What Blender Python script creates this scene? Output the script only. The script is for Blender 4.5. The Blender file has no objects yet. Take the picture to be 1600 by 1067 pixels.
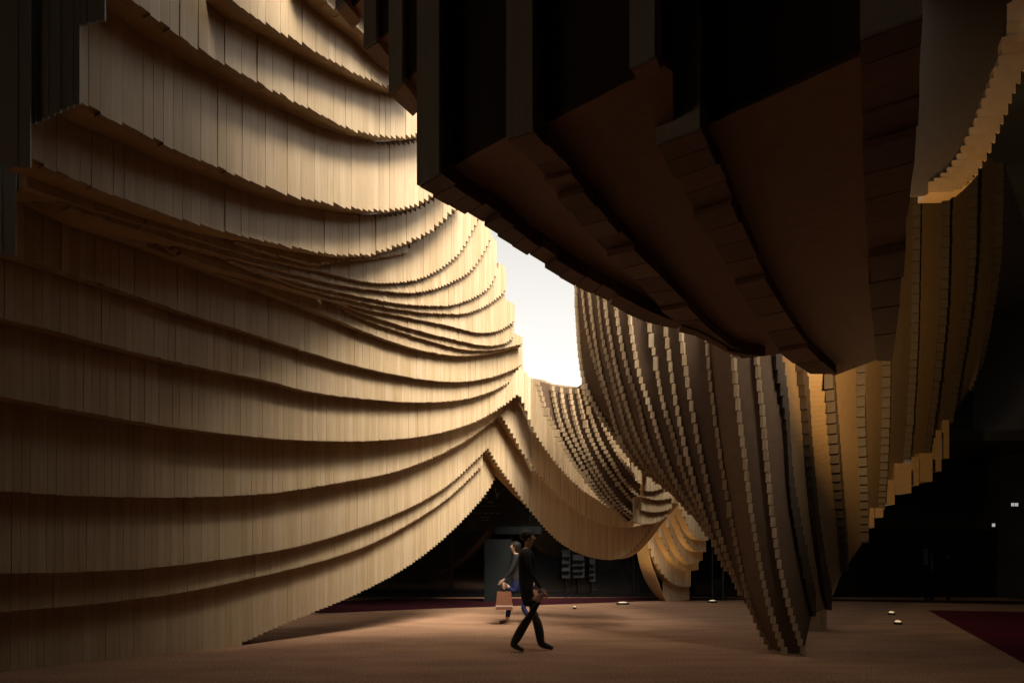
import bpy, bmesh, math, random
import numpy as np
from mathutils import Vector, Matrix

random.seed(7)
rng = np.random.default_rng(7)
scene = bpy.context.scene
COL = scene.collection

# ------------------------------------------------------------------ camera
EYE, F, CX, HOR = 1.42, 1067.0, 800.0, 865.0      # eye height (m), focal length / centre / horizon of a 1600 px wide view
cam_data = bpy.data.cameras.new("camera")
cam_data.sensor_width = 36.0
cam_data.lens = 36.0 * F / 1600.0
cam_data.shift_y = (HOR - 533.5) / 1600.0
cam_data.clip_start = 0.05
cam_data.clip_end = 3000.0
cam = bpy.data.objects.new("camera", cam_data)
cam.location = (0, 0, EYE)
cam.rotation_euler = (math.radians(90), 0, 0)
COL.objects.link(cam)
scene.camera = cam

# ------------------------------------------------------------------ sky, sun, exposure
SUN_EL, SUN_AZ = math.radians(50), math.radians(150)     # azimuth clockwise from +Y
world = bpy.data.worlds.new("World")
scene.world = world
world.use_nodes = True
wn, wl = world.node_tree.nodes, world.node_tree.links
wn.clear()
w_out = wn.new("ShaderNodeOutputWorld")
w_bg = wn.new("ShaderNodeBackground")
w_sky = wn.new("ShaderNodeTexSky")
w_sky.sky_type = 'NISHITA'
w_sky.sun_disc = False
w_sky.sun_elevation = SUN_EL
w_sky.sun_rotation = SUN_AZ
w_sky.air_density = 1.0
w_sky.dust_density = 5.0
w_bw = wn.new("ShaderNodeRGBToBW")
w_mul = wn.new("ShaderNodeMixRGB"); w_mul.blend_type = 'MULTIPLY'; w_mul.inputs[0].default_value = 1.0
w_mul.inputs[2].default_value = (1.0, 0.955, 0.89, 1)     # warm white overcast
w_mix = wn.new("ShaderNodeMixRGB"); w_mix.inputs[0].default_value = 0.97
wl.new(w_sky.outputs[0], w_bw.inputs[0])
wl.new(w_bw.outputs[0], w_mul.inputs[1])
wl.new(w_sky.outputs[0], w_mix.inputs[1])
wl.new(w_mul.outputs[0], w_mix.inputs[2])
wl.new(w_mix.outputs[0], w_bg.inputs[0])
w_bg.inputs[1].default_value = 0.118
wl.new(w_bg.outputs[0], w_out.inputs[0])

sun_data = bpy.data.lights.new("sun", 'SUN')
sun_data.energy = 2.8
sun_data.angle = math.radians(28)
sun_data.color = (1.0, 0.91, 0.77)
sun = bpy.data.objects.new("sun", sun_data)
sd = Vector((math.sin(SUN_AZ) * math.cos(SUN_EL), math.cos(SUN_AZ) * math.cos(SUN_EL), math.sin(SUN_EL)))
sun.rotation_euler = sd.to_track_quat('Z', 'Y').to_euler()
sun.location = sd * 40
COL.objects.link(sun)

scene.view_settings.view_transform = 'Standard'
scene.view_settings.look = 'None'
scene.view_settings.gamma = 1.0
scene.view_settings.exposure = 2.02
scene.view_settings.use_curve_mapping = False
scene.render.engine = 'CYCLES'
scene.cycles.max_bounces = 8
scene.cycles.diffuse_bounces = 6
scene.cycles.use_denoising = True
scene.cycles.sample_clamp_indirect = 6.0


# ------------------------------------------------------------------ materials
def new_mat(name):
    m = bpy.data.materials.new(name)
    m.use_nodes = True
    nt = m.node_tree
    nt.nodes.clear()
    out = nt.nodes.new("ShaderNodeOutputMaterial")
    b = nt.nodes.new("ShaderNodeBsdfPrincipled")
    nt.links.new(b.outputs[0], out.inputs[0])
    return m, nt, b


def noise(nt, scale_vec, scale=1.0, detail=4.0, coord='Position'):
    g = nt.nodes.new("ShaderNodeNewGeometry")
    mp = nt.nodes.new("ShaderNodeMapping")
    mp.inputs['Scale'].default_value = scale_vec
    nt.links.new(g.outputs['Position'], mp.inputs[0])
    n = nt.nodes.new("ShaderNodeTexNoise")
    n.inputs['Scale'].default_value = scale
    n.inputs['Detail'].default_value = detail
    nt.links.new(mp.outputs[0], n.inputs['Vector'])
    return n


def ramp(nt, fac, stops):
    r = nt.nodes.new("ShaderNodeValToRGB")
    el = r.color_ramp.elements
    while len(el) < len(stops):
        el.new(0.5)
    for e, (p, c) in zip(el, stops):
        e.position = p
        e.color = (c[0], c[1], c[2], 1)
    nt.links.new(fac, r.inputs[0])
    return r


def math_node(nt, op, a, b):
    n = nt.nodes.new("ShaderNodeMath")
    n.operation = op
    for i, v in enumerate((a, b)):
        if isinstance(v, (int, float)):
            n.inputs[i].default_value = v
        else:
            nt.links.new(v, n.inputs[i])
    return n.outputs[0]


def wood_material(name, lo, hi, vary, rough, grain=(70, 70, 2.2), bump=0.15, coat=0.0):
    """Timber: vertical grain, each board with a tone of its own."""
    m, nt, b = new_mat(name)
    info = nt.nodes.new("ShaderNodeObjectInfo")
    at = nt.nodes.new("ShaderNodeAttribute"); at.attribute_name = "tone"
    tone = math_node(nt, 'FRACT', math_node(nt, 'ADD', info.outputs['Random'], at.outputs['Fac']), 0)
    n1 = noise(nt, grain, 1.0, 5)
    n2 = noise(nt, (1.2, 1.2, 0.6), 1.0, 3)
    f = math_node(nt, 'ADD', math_node(nt, 'MULTIPLY', n1.outputs['Fac'], 0.75),
                  math_node(nt, 'MULTIPLY', n2.outputs['Fac'], 0.25))
    r = ramp(nt, f, [(0.25, lo), (0.75, hi)])
    hsv = nt.nodes.new("ShaderNodeHueSaturation")
    nt.links.new(r.outputs[0], hsv.inputs['Color'])
    val = math_node(nt, 'ADD', 1.0 - vary / 2, math_node(nt, 'MULTIPLY', tone, vary))
    nt.links.new(val, hsv.inputs['Value'])
    sat = math_node(nt, 'ADD', 1.06, math_node(nt, 'MULTIPLY', tone, -0.12))
    nt.links.new(sat, hsv.inputs['Saturation'])
    nt.links.new(hsv.outputs[0], b.inputs['Base Color'])
    b.inputs['Roughness'].default_value = rough
    b.inputs['Metallic'].default_value = coat
    bp = nt.nodes.new("ShaderNodeBump")
    bp.inputs['Strength'].default_value = bump
    bp.inputs['Distance'].default_value = 0.004
    nt.links.new(n1.outputs['Fac'], bp.inputs['Height'])
    nt.links.new(bp.outputs[0], b.inputs['Normal'])
    return m


def plain_material(name, lo, hi, rough=0.6, sc=3.0, metallic=0.0, spec=0.5, emit=None, strength=0.0):
    m, nt, b = new_mat(name)
    n = noise(nt, (1, 1, 1), sc, 4)
    r = ramp(nt, n.outputs['Fac'], [(0.3, lo), (0.7, hi)])
    nt.links.new(r.outputs[0], b.inputs['Base Color'])
    b.inputs['Roughness'].default_value = rough
    b.inputs['Metallic'].default_value = metallic
    b.inputs['Specular IOR Level'].default_value = spec
    if emit:
        b.inputs['Emission Color'].default_value = (*emit, 1)
        b.inputs['Emission Strength'].default_value = strength
    return m


M_SLAT = wood_material("pale_timber_slat", (0.335, 0.238, 0.136), (0.48, 0.352, 0.212), 0.18, 0.42, coat=0.12)
M_SOFFIT = wood_material("satin_uplit_board", (0.50, 0.33, 0.155), (0.58, 0.39, 0.20), 0.06, 0.42, (9, 9, 9), 0.06, 0.45)  # lighter metallic tone stands in for warm light from below
M_GOLD = wood_material("golden_brown_board", (0.21, 0.13, 0.062), (0.27, 0.17, 0.085), 0.06, 0.45, (9, 9, 9), 0.08)
M_UNLIT = wood_material("unlit_tone_board", (0.042, 0.026, 0.014), (0.06, 0.037, 0.02), 0.06, 0.7, (9, 9, 9), 0.08)  # dark tone stands for shade on unlit blocks and swag face
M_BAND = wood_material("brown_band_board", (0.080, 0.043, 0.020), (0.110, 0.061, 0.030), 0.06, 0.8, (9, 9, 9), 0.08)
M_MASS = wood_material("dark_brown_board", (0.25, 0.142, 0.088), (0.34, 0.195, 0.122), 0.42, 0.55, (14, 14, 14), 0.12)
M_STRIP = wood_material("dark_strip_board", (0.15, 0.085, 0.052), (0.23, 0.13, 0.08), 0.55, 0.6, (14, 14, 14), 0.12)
M_COOLSHADE = wood_material("cool_shade_board", (0.21, 0.255, 0.255), (0.28, 0.33, 0.33), 0.1, 0.6, (60, 60, 2), 0.1)  # timber tone greyed to carry cool, dim light
M_DARK = plain_material("black_paint_and_shade", (0.012, 0.012, 0.012), (0.022, 0.021, 0.02), 0.7, 2.0)  # also carries the shade on the overhead mass's unlit end faces
M_ROOF = plain_material("dark_roof", (0.02, 0.02, 0.02), (0.035, 0.033, 0.03), 0.85, 1.0)
M_BLACKMETAL = plain_material("black_metal", (0.02, 0.02, 0.022), (0.03, 0.03, 0.03), 0.35, 6.0, 0.6)
M_GLASSDARK = plain_material("dark_glass", (0.006, 0.007, 0.008), (0.010, 0.011, 0.012), 0.06, 1.0)
M_PANEL = plain_material("grey_panel", (0.009, 0.011, 0.011), (0.016, 0.018, 0.018), 0.8, 2.0, spec=0.08)
M_POSTER = plain_material("grey_poster", (0.03, 0.03, 0.03), (0.075, 0.075, 0.075), 0.8, 4.0, spec=0.1)
M_MARK = plain_material("pale_lettering", (0.22, 0.22, 0.23), (0.3, 0.3, 0.31), 0.6, 4.0)
M_LAMPWARM = plain_material("warm_lamp_lens", (0.8, 0.7, 0.5), (0.9, 0.8, 0.6), 0.4, 2.0, emit=(1.0, 0.78, 0.45), strength=0.12)
M_LAMPCOOL = plain_material("cool_lamp_lens", (0.8, 0.8, 0.8), (0.9, 0.9, 0.9), 0.4, 2.0, emit=(0.92, 0.96, 1.0), strength=0.09)
M_PAPER = plain_material("pale_paper", (0.6, 0.52, 0.36), (0.75, 0.66, 0.48), 0.6, 20.0)


def carpet_material(name, lo, hi):
    m, nt, b = new_mat(name)
    n1 = noise(nt, (1, 1, 1), 34.0, 5)
    n2 = noise(nt, (0.35, 1, 1), 2.2, 6)
    f = math_node(nt, 'ADD', math_node(nt, 'MULTIPLY', n1.outputs['Fac'], 0.7),
                  math_node(nt, 'MULTIPLY', n2.outputs['Fac'], 0.3))
    r = ramp(nt, f, [(0.36, lo), (0.64, hi)])
    nt.links.new(r.outputs[0], b.inputs['Base Color'])
    b.inputs['Roughness'].default_value = 0.95
    b.inputs['Specular IOR Level'].default_value = 0.1
    bp = nt.nodes.new("ShaderNodeBump")
    bp.inputs['Strength'].default_value = 0.6
    bp.inputs['Distance'].default_value = 0.01
    nt.links.new(n1.outputs['Fac'], bp.inputs['Height'])
    nt.links.new(bp.outputs[0], b.inputs['Normal'])
    return m


M_CARPET = carpet_material("terracotta_carpet", (0.17, 0.093, 0.052), (0.42, 0.24, 0.145))
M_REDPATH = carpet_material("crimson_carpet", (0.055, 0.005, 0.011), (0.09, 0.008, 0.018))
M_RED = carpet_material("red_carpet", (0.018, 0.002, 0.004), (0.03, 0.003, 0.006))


# ------------------------------------------------------------------ helpers
def P3(px, py, Y):
    return ((px - CX) / F * Y, Y, EYE + (HOR - py) / F * Y)


def zof(py, Y):
    return EYE + (HOR - py) / F * Y


def link(o):
    COL.objects.link(o)
    return o


def thing(name, label, cat, loc=(0, 0, 0), group=None):
    o = bpy.data.objects.new(name, None)
    o.location = loc
    o.empty_display_size = 0.3
    o["label"] = label
    o["category"] = cat
    if group:
        o["group"] = group
    return link(o)


class MB:
    """Collects faces; build() links them as one mesh object."""
    def __init__(self):
        self.v, self.f, self.t = [], [], []

    def hexa(self, b, t, tone=0.0):
        """b: four bottom corners in order, t: the four top corners."""
        n = len(self.v)
        self.v += [tuple(p) for p in b] + [tuple(p) for p in t]
        q = [(0, 3, 2, 1), (4, 5, 6, 7), (0, 1, 5, 4), (1, 2, 6, 5), (2, 3, 7, 6), (3, 0, 4, 7)]
        self.f += [tuple(n + i for i in k) for k in q]
        self.t += [tone] * 6

    def box(self, c, ux, uy, w, d, z0, z1, tone=0.0):
        """box on plan centre c, half extents along the plan vectors ux, uy"""
        cs = [(-1, -1), (1, -1), (1, 1), (-1, 1)]
        pts = [(c[0] + ux[0] * a * w / 2 + uy[0] * e * d / 2, c[1] + ux[1] * a * w / 2 + uy[1] * e * d / 2) for a, e in cs]
        self.hexa([(x, y, z0) for x, y in pts], [(x, y, z1) for x, y in pts], tone)

    def abox(self, x0, x1, y0, y1, z0, z1, tone=0.0):
        self.box(((x0 + x1) / 2, (y0 + y1) / 2), (1, 0), (0, 1), x1 - x0, y1 - y0, z0, z1, tone)

    def strip(self, A, B, thick=(0, 0, 0.02), tone=0.0):
        """closed sheet between two point rows A and B, with thickness vector"""
        n0 = len(self.v)
        m = len(A)
        th = np.array(thick)
        for a, b in zip(A, B):
            a, b = np.array(a), np.array(b)
            self.v += [tuple(a), tuple(b), tuple(b + th), tuple(a + th)]
        for i in range(m - 1):
            p, q = n0 + 4 * i, n0 + 4 * (i + 1)
            for k in range(4):
                k2 = (k + 1) % 4
                self.f.append((p + k, q + k, q + k2, p + k2))
                self.t.append(tone)
        self.f += [(n0, n0 + 1, n0 + 2, n0 + 3), (n0 + 4 * (m - 1) + 3, n0 + 4 * (m - 1) + 2, n0 + 4 * (m - 1) + 1, n0 + 4 * (m - 1))]
        self.t += [tone, tone]

    def build(self, name, mat, parent=None, kind=None, offset=(0, 0, 0), smooth=False):
        me = bpy.data.meshes.new(name)
        me.from_pydata([(x - offset[0], y - offset[1], z - offset[2]) for x, y, z in self.v], [], self.f)
        at = me.attributes.new("tone", 'FLOAT', 'FACE')
        at.data.foreach_set("value", np.array(self.t, dtype=np.float32))
        bm = bmesh.new()
        bm.from_mesh(me)
        bmesh.ops.recalc_face_normals(bm, faces=bm.faces)
        bm.to_mesh(me)
        bm.free()
        if smooth:
            me.polygons.foreach_set("use_smooth", [True] * len(me.polygons))
        me.materials.append(mat)
        o = bpy.data.objects.new(name, me)
        if parent is not None:
            o.parent = parent
            pl = parent.location
            if parent.type == 'EMPTY':
                o.location = (offset[0] - pl[0], offset[1] - pl[1], offset[2] - pl[2])
            else:
                o.location = offset
        else:
            o.location = offset
        if kind:
            o["kind"] = kind
        return link(o)


_unit = {}


def unit_mesh(mat, name):
    k = (mat.name, name)
    if k not in _unit:
        me = bpy.data.meshes.new(name)
        bm = bmesh.new()
        bmesh.ops.create_cube(bm, size=1.0)
        bm.to_mesh(me)
        bm.free()
        me.materials.append(mat)
        _unit[k] = me
    return _unit[k]


def board_object(name, mat, parent, c, ang, w, d, z0, z1):
    """one board: shared unit mesh, own place and size. parent must sit at world identity."""
    o = bpy.data.objects.new(name, unit_mesh(mat, name))
    o.location = (c[0], c[1], (z0 + z1) / 2)
    o.rotation_euler = (0, 0, ang)
    o.scale = (w, d, max(z1 - z0, 0.01))
    o.parent = parent
    return link(o)


def smooth_curve(pts, n=24):
    """Catmull-Rom through 2-D points."""
    p = np.array(pts, float)
    if len(p) == 2:
        t = np.linspace(0, 1, n)[:, None]
        return p[0] * (1 - t) + p[1] * t
    ext = np.vstack([2 * p[0] - p[1], p, 2 * p[-1] - p[-2]])
    out = []
    for i in range(1, len(ext) - 2):
        p0, p1, p2, p3 = ext[i - 1:i + 3]
        d1 = max(np.linalg.norm(p1 - p0), 1e-6) ** 0.5
        d2 = max(np.linalg.norm(p2 - p1), 1e-6) ** 0.5
        d3 = max(np.linalg.norm(p3 - p2), 1e-6) ** 0.5
        m1 = d2 * ((p1 - p0) / d1 - (p2 - p0) / (d1 + d2) + (p2 - p1) / d2)
        m2 = d2 * ((p2 - p1) / d2 - (p3 - p1) / (d2 + d3) + (p3 - p2) / d3)
        t = np.linspace(0, 1, n, endpoint=False)[:, None]
        h00, h10, h01, h11 = 2 * t**3 - 3 * t**2 + 1, t**3 - 2 * t**2 + t, -2 * t**3 + 3 * t**2, t**3 - t**2
        out.append(h00 * p1 + h10 * m1 + h01 * p2 + h11 * m2)
    out.append(p[-1:])
    return np.vstack(out)


# ------------------------------------------------------------------ ground
def sheet(name, pts, z, mat, kind="structure"):
    me = bpy.data.meshes.new(name)
    me.from_pydata([(x, y, z) for x, y in pts], [], [tuple(range(len(pts)))])
    me.materials.append(mat)
    o = bpy.data.objects.new(name, me)
    o["kind"] = kind
    return link(o)


sheet("ground", [(-400, -400), (400, -400), (400, 600), (-400, 600)], 0.0, M_CARPET)


def floor_pt(px, py):
    Y = F * EYE / (py - HOR)
    return ((px - CX) / F * Y, Y)


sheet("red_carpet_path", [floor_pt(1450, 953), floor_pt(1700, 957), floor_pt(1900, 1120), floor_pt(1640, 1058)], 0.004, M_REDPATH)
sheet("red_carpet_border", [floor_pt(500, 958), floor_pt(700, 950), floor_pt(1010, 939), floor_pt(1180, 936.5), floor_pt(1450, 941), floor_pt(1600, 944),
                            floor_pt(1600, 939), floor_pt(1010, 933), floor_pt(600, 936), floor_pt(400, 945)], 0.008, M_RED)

# ------------------------------------------------------------------ LEFT CURTAIN WALL  (layers from the top down)
def Yu(px, turn=None):
    """depth of the wall; past 'turn' the wall bends round and comes forward"""
    px = np.asarray(px, float)
    base = 12.866 / (0.819 - (np.minimum(px, 830) - CX) / F)
    if turn is not None:
        soft = 14.0 * np.log1p(np.exp(np.clip((px - turn) / 14.0, -40, 40)))
        base = base - soft * 0.0190 + np.maximum(px - 830, 0) * 0.0100
    return base


#          log depth ratio at px 0, at px 800, left segment, right segment (beyond the cusp), explicit top line
LAYERS = [
    dict(l=.620, r=.330, L=[(500, -70), (540, -30), (580, 4), (620, 40), (660, 70)]),
    dict(l=.560, r=.303, L=[(470, -40), (500, -8), (535, 25), (570, 52), (612, 96), (640, 112)]),
    dict(l=.498, r=.276, L=[(352, -12), (371, 7), (410, 32), (435, 45), (465, 64), (509, 88), (556, 113), (610, 136), (650, 146)]),
    dict(l=.434, r=.249, L=[(185, -16), (209, 3), (250, 32), (293, 63), (320, 80), (364, 106), (408, 131), (465, 160), (522, 189), (570, 206), (610, 213), (652, 209), (690, 196)]),
    dict(l=.368, r=.222, L=[(121, 155), (145, 171), (212, 202), (290, 241), (357, 267), (400, 285), (455, 304), (509, 317), (556, 325), (607, 327), (644, 320), (677, 302), (705, 282)]),
    dict(l=.302, r=.192, L=[(50, 250), (121, 281), (206, 314), (270, 337), (330, 355), (380, 368), (431, 380), (491, 392), (546, 398), (584, 394), (628, 380), (667, 362), (705, 329), (730, 300)]),
    dict(l=.262, r=.174, L=[(340, 354), (386, 384), (440, 399), (488, 411), (523, 407), (584, 403), (640, 392)]),
    dict(l=.250, r=.164, L=[(45, 292), (120, 319), (210, 346), (300, 371), (386, 397), (440, 410), (507, 425), (574, 440), (628, 440), (667, 430), (714, 398), (740, 356), (752, 330)]),
    dict(l=.242, r=.155, L=[(80, 303), (120, 328), (210, 357), (300, 384), (420, 417), (520, 442), (603, 454), (651, 456), (699, 443), (737, 420), (765, 375), (772, 355)], R=None),
    dict(l=.234, r=.146, L=[(340, 393), (380, 415), (480, 444), (560, 462), (620, 473), (673, 477), (714, 474), (762, 450), (781, 416)], top=[(755, 352), (768, 368), (782, 385)]),
    dict(l=.227, r=.138, L=[(400, 418), (440, 438), (540, 466), (620, 482), (683, 489), (730, 488), (762, 475), (786, 457), (793, 446)], top=[(772, 400), (781, 411), (794, 421)]),
    dict(l=.219, r=.130, L=[(250, 368), (300, 404), (420, 440), (500, 463), (571, 482), (640, 496), (699, 508), (746, 519), (778, 516), (806, 500)], top=[(778, 456), (786, 464), (807, 478)]),
    dict(l=.211, r=.122, L=[(510, 464), (560, 486), (640, 512), (714, 531), (756, 539), (788, 536), (807, 523)], top=[(800, 496), (807, 503)]),
    dict(l=.203, r=.114, L=[(505, 463), (560, 494), (650, 526), (730, 546), (778, 545), (818, 536)], top=[(800, 520), (808, 523), (819, 528)]),
    dict(l=.195, r=.106, L=[(30, 302), (120, 346), (195, 372), (300, 412), (420, 457), (520, 497), (590, 525), (651, 545), (714, 555), (756, 553), (807, 542), (818, 539)]),
    dict(l=.168, r=.094, L=[(-40, 381), (0, 394), (90, 421), (210, 461), (300, 492), (399, 523), (476, 548), (571, 575), (667, 593), (714, 596), (762, 590), (800, 577), (818, 568)], top=[(800, 546), (818, 561)]),
    dict(l=.144, r=.082, L=[(-40, 486), (0, 496), (105, 522), (236, 556), (330, 577), (420, 595), (476, 610), (571, 623), (667, 628), (730, 622), (778, 606), (819, 580)], top=[(818, 566), (820, 567)]),
    dict(l=.113, r=.068, L=[(-40, 612), (0, 619), (131, 643), (262, 666), (420, 684), (490, 688), (580, 688), (670, 679), (745, 657), (790, 630), (811, 613)],
         R=[(811, 613), (820, 633), (833, 668), (852, 700), (877, 732), (909, 764), (935, 781), (960, 797), (985, 808)],
         top=[(817, 577), (830, 591), (845, 593), (862, 600), (905, 605), (940, 605)]),
    dict(l=.075, r=.042, L=[(-40, 763), (0, 767), (123, 774), (260, 777), (414, 771), (460, 765), (520, 755), (610, 738), (670, 717), (730, 686), (782, 647)],
         R=[(782, 647), (798, 671), (817, 706), (839, 738), (865, 767), (903, 799), (935, 817), (967, 824), (1000, 820), (1030, 800)]),
    dict(l=.050, r=.020, L=[(-40, 897), (0, 896), (123, 893), (245, 886), (368, 870), (460, 854), (550, 828), (640, 792), (700, 757), (763, 699)],
         R=[(763, 699), (779, 726), (801, 757), (823, 789), (858, 831), (884, 853), (919, 869), (951, 874), (973, 869), (998, 847), (1018, 820), (1046, 785)]),
    dict(l=.025, r=.010, L=[(-40, 960), (0, 956), (123, 945), (215, 935), (306, 921), (398, 901), (460, 887), (565, 855), (640, 817), (700, 777), (758, 722)]),
    dict(l=.000, r=.000, L=[(-40, 1060), (0, 1052), (180, 1031), (352, 1011), (446, 973), (533, 938), (619, 895), (676, 855), (734, 800), (763, 764), (775, 742)]),
]


def layer_curves():
    for k, la in enumerate(LAYERS):
        seg = smooth_curve(la['L'])
        la['pxmax_left'] = la['L'][-1][0]
        if la.get('R'):
            seg = np.vstack([seg, smooth_curve(la['R'])[1:]])
        px, py = seg[:, 0], seg[:, 1]
        o = np.argsort(px, kind='stable')
        px, py = px[o], py[o]
        lp = np.interp(px, [0, 800], [la['l'], la['r']])
        g = np.arange(px[0], px[-1], 0.5)
        pyg = np.interp(g, px, py)
        lr = la['l'] + (la['r'] - la['l']) * np.clip(g / 800.0, -0.05, 1.0)
        Y = Yu(g, 796 if la.get('R') else None) / np.exp(lr)
        la['px'], la['py'], la['Y'] = g, pyg, Y
        la['X'] = (g - CX) / F * Y
        la['z'] = np.maximum(EYE + (HOR - pyg) / F * Y, 0.0)
        s = np.concatenate([[0], np.cumsum(np.hypot(np.diff(la['X']), np.diff(Y)))])
        la['s'] = s


layer_curves()
WALL_LOC = (-4.3, 10.4, 0.0)
wall = thing("timber_curtain_wall", "tall pale timber slat wall hanging in scalloped overlapping tiers and meeting the carpet", "wall", WALL_LOC)
SLW, SLT = 0.118, 0.10
all_slats = []          # (area, layer, args)
top_cache = []
for k, la in enumerate(LAYERS):
    s, X, Y, Z, PX = la['s'], la['X'], la['Y'], la['z'], la['px']
    edges_s = [0.0]
    while edges_s[-1] < s[-1]:
        pxe = np.interp(edges_s[-1], s, PX)
        wd = 0.108 if k < 6 else (0.088 if pxe < 560 else 0.078)
        if pxe > la['L'][-1][0] - 10 and k > 14:
            wd = 0.066
        edges_s.append(edges_s[-1] + wd)
    for i in range(len(edges_s) - 2):
        SLW = edges_s[i + 1] - edges_s[i]
        sc = edges_s[i] + SLW / 2
        x, y, px = np.interp(sc, s, X), np.interp(sc, s, Y), np.interp(sc, s, PX)
        za, zb, zc = np.interp(sc - SLW / 2, s, Z), np.interp(sc + SLW / 2, s, Z), np.interp(sc, s, Z)
        x0, y0 = np.interp(sc - SLW / 2, s, X), np.interp(sc - SLW / 2, s, Y)
        x1, y1 = np.interp(sc + SLW / 2, s, X), np.interp(sc + SLW / 2, s, Y)
        tx, ty = x1 - x0, y1 - y0
        L = math.hypot(tx, ty)
        tx, ty = tx / L, ty / L
        nx, ny = -ty, tx                       # away from the camera
        if nx * x + ny * y < 0:
            nx, ny = -nx, -ny
        # top: hidden behind the tier above
        top = None
        pyt = None
        for j in range(k - 1, -1, -1):
            lb = LAYERS[j]
            if lb['px'][0] <= px <= lb['px'][-1]:
                zt = np.interp(px, lb['px'], lb['z'])
                top = zt + 0.10
                break
        if la.get('top') and px > la['top'][0][0]:
            tp = np.array(la['top'], float)
            zt = zof(np.interp(px, tp[:, 0], tp[:, 1]), y)
            if top is None or px > LAYERS[k - 1]['px'][-1] - 2:
                top = zt
        if top is None:
            top = 8.95
        z0 = min(za, zb) * 0.5 + zc * 0.5 + rng.normal(0, 0.010 if k < 6 else 0.003)
        if k == len(LAYERS) - 1 and zc < 0.06:
            z0 = 0.002
        if top < z0 + 0.04:
            top = z0 + 0.04
        dj = abs(rng.normal(0, 0.006 if k < 6 else 0.004)) + 0.001
        c = (x + nx * (SLT / 2 + dj), y + ny * (SLT / 2 + dj))
        pw = SLW * F * abs(tx * y - x * ty) / (y * y)
        ph = min(top - z0, 3.0) * F / y
        onscreen = 0 <= px <= 1600
        all_slats.append((pw * min(ph, 300) if onscreen and pw > 8.0 else 0, k, c, math.atan2(ty, tx), SLW - 0.0025, SLT, z0, top, float(rng.random())))

order = sorted(range(len(all_slats)), key=lambda i: -all_slats[i][0])
single = set(i for i in order[:300] if all_slats[i][0] > 0)
layer_parts = []
for k, la in enumerate(LAYERS):
    mb = MB()
    for i, sl in enumerate(all_slats):
        if sl[1] == k and i not in single:
            a = sl[3]
            mb.box(sl[2], (math.cos(a), math.sin(a)), (-math.sin(a), math.cos(a)), sl[4], sl[5], sl[6], sl[7], sl[8])
    if not mb.v:
        mb.abox(la['X'][0], la['X'][0] + .02, la['Y'][0] + .2, la['Y'][0] + .3, la['z'][0] + .2, la['z'][0] + 1)
    layer_parts.append(mb.build("slat_tier", M_SLAT, wall, "stuff"))
    layer_parts[-1].location = tuple(-c for c in WALL_LOC)
for i in single:
    sl = all_slats[i]
    board_object("slat", M_SLAT, layer_parts[sl[1]], sl[2], sl[3], sl[4], sl[5], sl[6], sl[7])

# bent undersides, one per tier
for k, la in enumerate(LAYERS):
    s = la['s']
    m = max(int(s[-1] / 0.10), 4)
    A, B = [], []
    below = [LAYERS[j] for j in range(k + 1, len(LAYERS))]
    for q in np.linspace(0.0, s[-1], m):
        x, y, z, px = (np.interp(q, s, la[c]) for c in ('X', 'Y', 'z', 'px'))
        x2, y2 = np.interp(min(q + .05, s[-1]), s, la['X']), np.interp(min(q + .05, s[-1]), s, la['Y'])
        x1, y1 = np.interp(max(q - .05, 0), s, la['X']), np.interp(max(q - .05, 0), s, la['Y'])
        tx, ty = x2 - x1, y2 - y1
        L = math.hypot(tx, ty); tx, ty = tx / L, ty / L
        nx, ny = -ty, tx
        if nx * x + ny * y < 0:
            nx, ny = -nx, -ny
        dist = 0.42
        for lb in below:
            if lb['px'][0] <= px <= lb['px'][-1]:
                d2 = (lb['X'] - x) ** 2 + (lb['Y'] - y) ** 2
                dist = min(math.sqrt(d2.min()) + 0.04, 0.9)
                break
        A.append((x + nx * 0.085, y + ny * 0.085, z + 0.012))
        B.append((x + nx * max(dist, 0.13), y + ny * max(dist, 0.13), z + 0.012))
    # smooth the back edge
    Bn = np.array(B)
    ker = np.ones(5) / 5
    for c in (0, 1):
        pad = np.pad(Bn[:, c], 2, mode='edge')
        sm = np.convolve(pad, ker, mode='valid')
        Bn[2:-2, c] = sm[2:-2]
    mb = MB()
    mb.strip(A, [tuple(b) for b in Bn], (0, 0, 0.02))
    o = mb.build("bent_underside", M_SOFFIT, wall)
    o.location = tuple(-c for c in WALL_LOC)

# side returns, shade put into their tone, at the left end of the upper tiers
ret = MB()
def front_panel(mb, px0, px1, Y, pyb0, pyb1, ztop, n, depth=0.10):
    xs = np.linspace((px0 - CX) / F * Y, (px1 - CX) / F * Y, n + 1)
    for i in range(n):
        f = (i + .5) / n
        z0 = zof(pyb0 + (pyb1 - pyb0) * f, Y)
        mb.abox(xs[i] + .002, xs[i + 1] - .002, Y + (i % 2) * .006, Y + depth, z0, ztop, float(rng.random()))
Yd = LAYERS[4]['Y'][0]
Ye = LAYERS[5]['Y'][0]
front_panel(ret, 46, 124, Yd * 0.985, 196, 160, 8.95, 8, .02)
front_panel(ret, 122, 164, LAYERS[3]['Y'][0] * 0.99, 40, 30, 8.95, 3, .02)
front_panel(ret, -260, 47, Ye * 0.97, 230, 262, 8.95, 16, .02)
ro = ret.build("side_return", M_COOLSHADE, wall)
ro.location = tuple(-c for c in WALL_LOC)
ret2 = MB()
front_panel(ret2, -260, 24, Ye * 1.06, 402, 398, 8.95, 14, .02)
ro = ret2.build("side_return", M_COOLSHADE, wall)
ro.location = tuple(-c for c in WALL_LOC)

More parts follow.
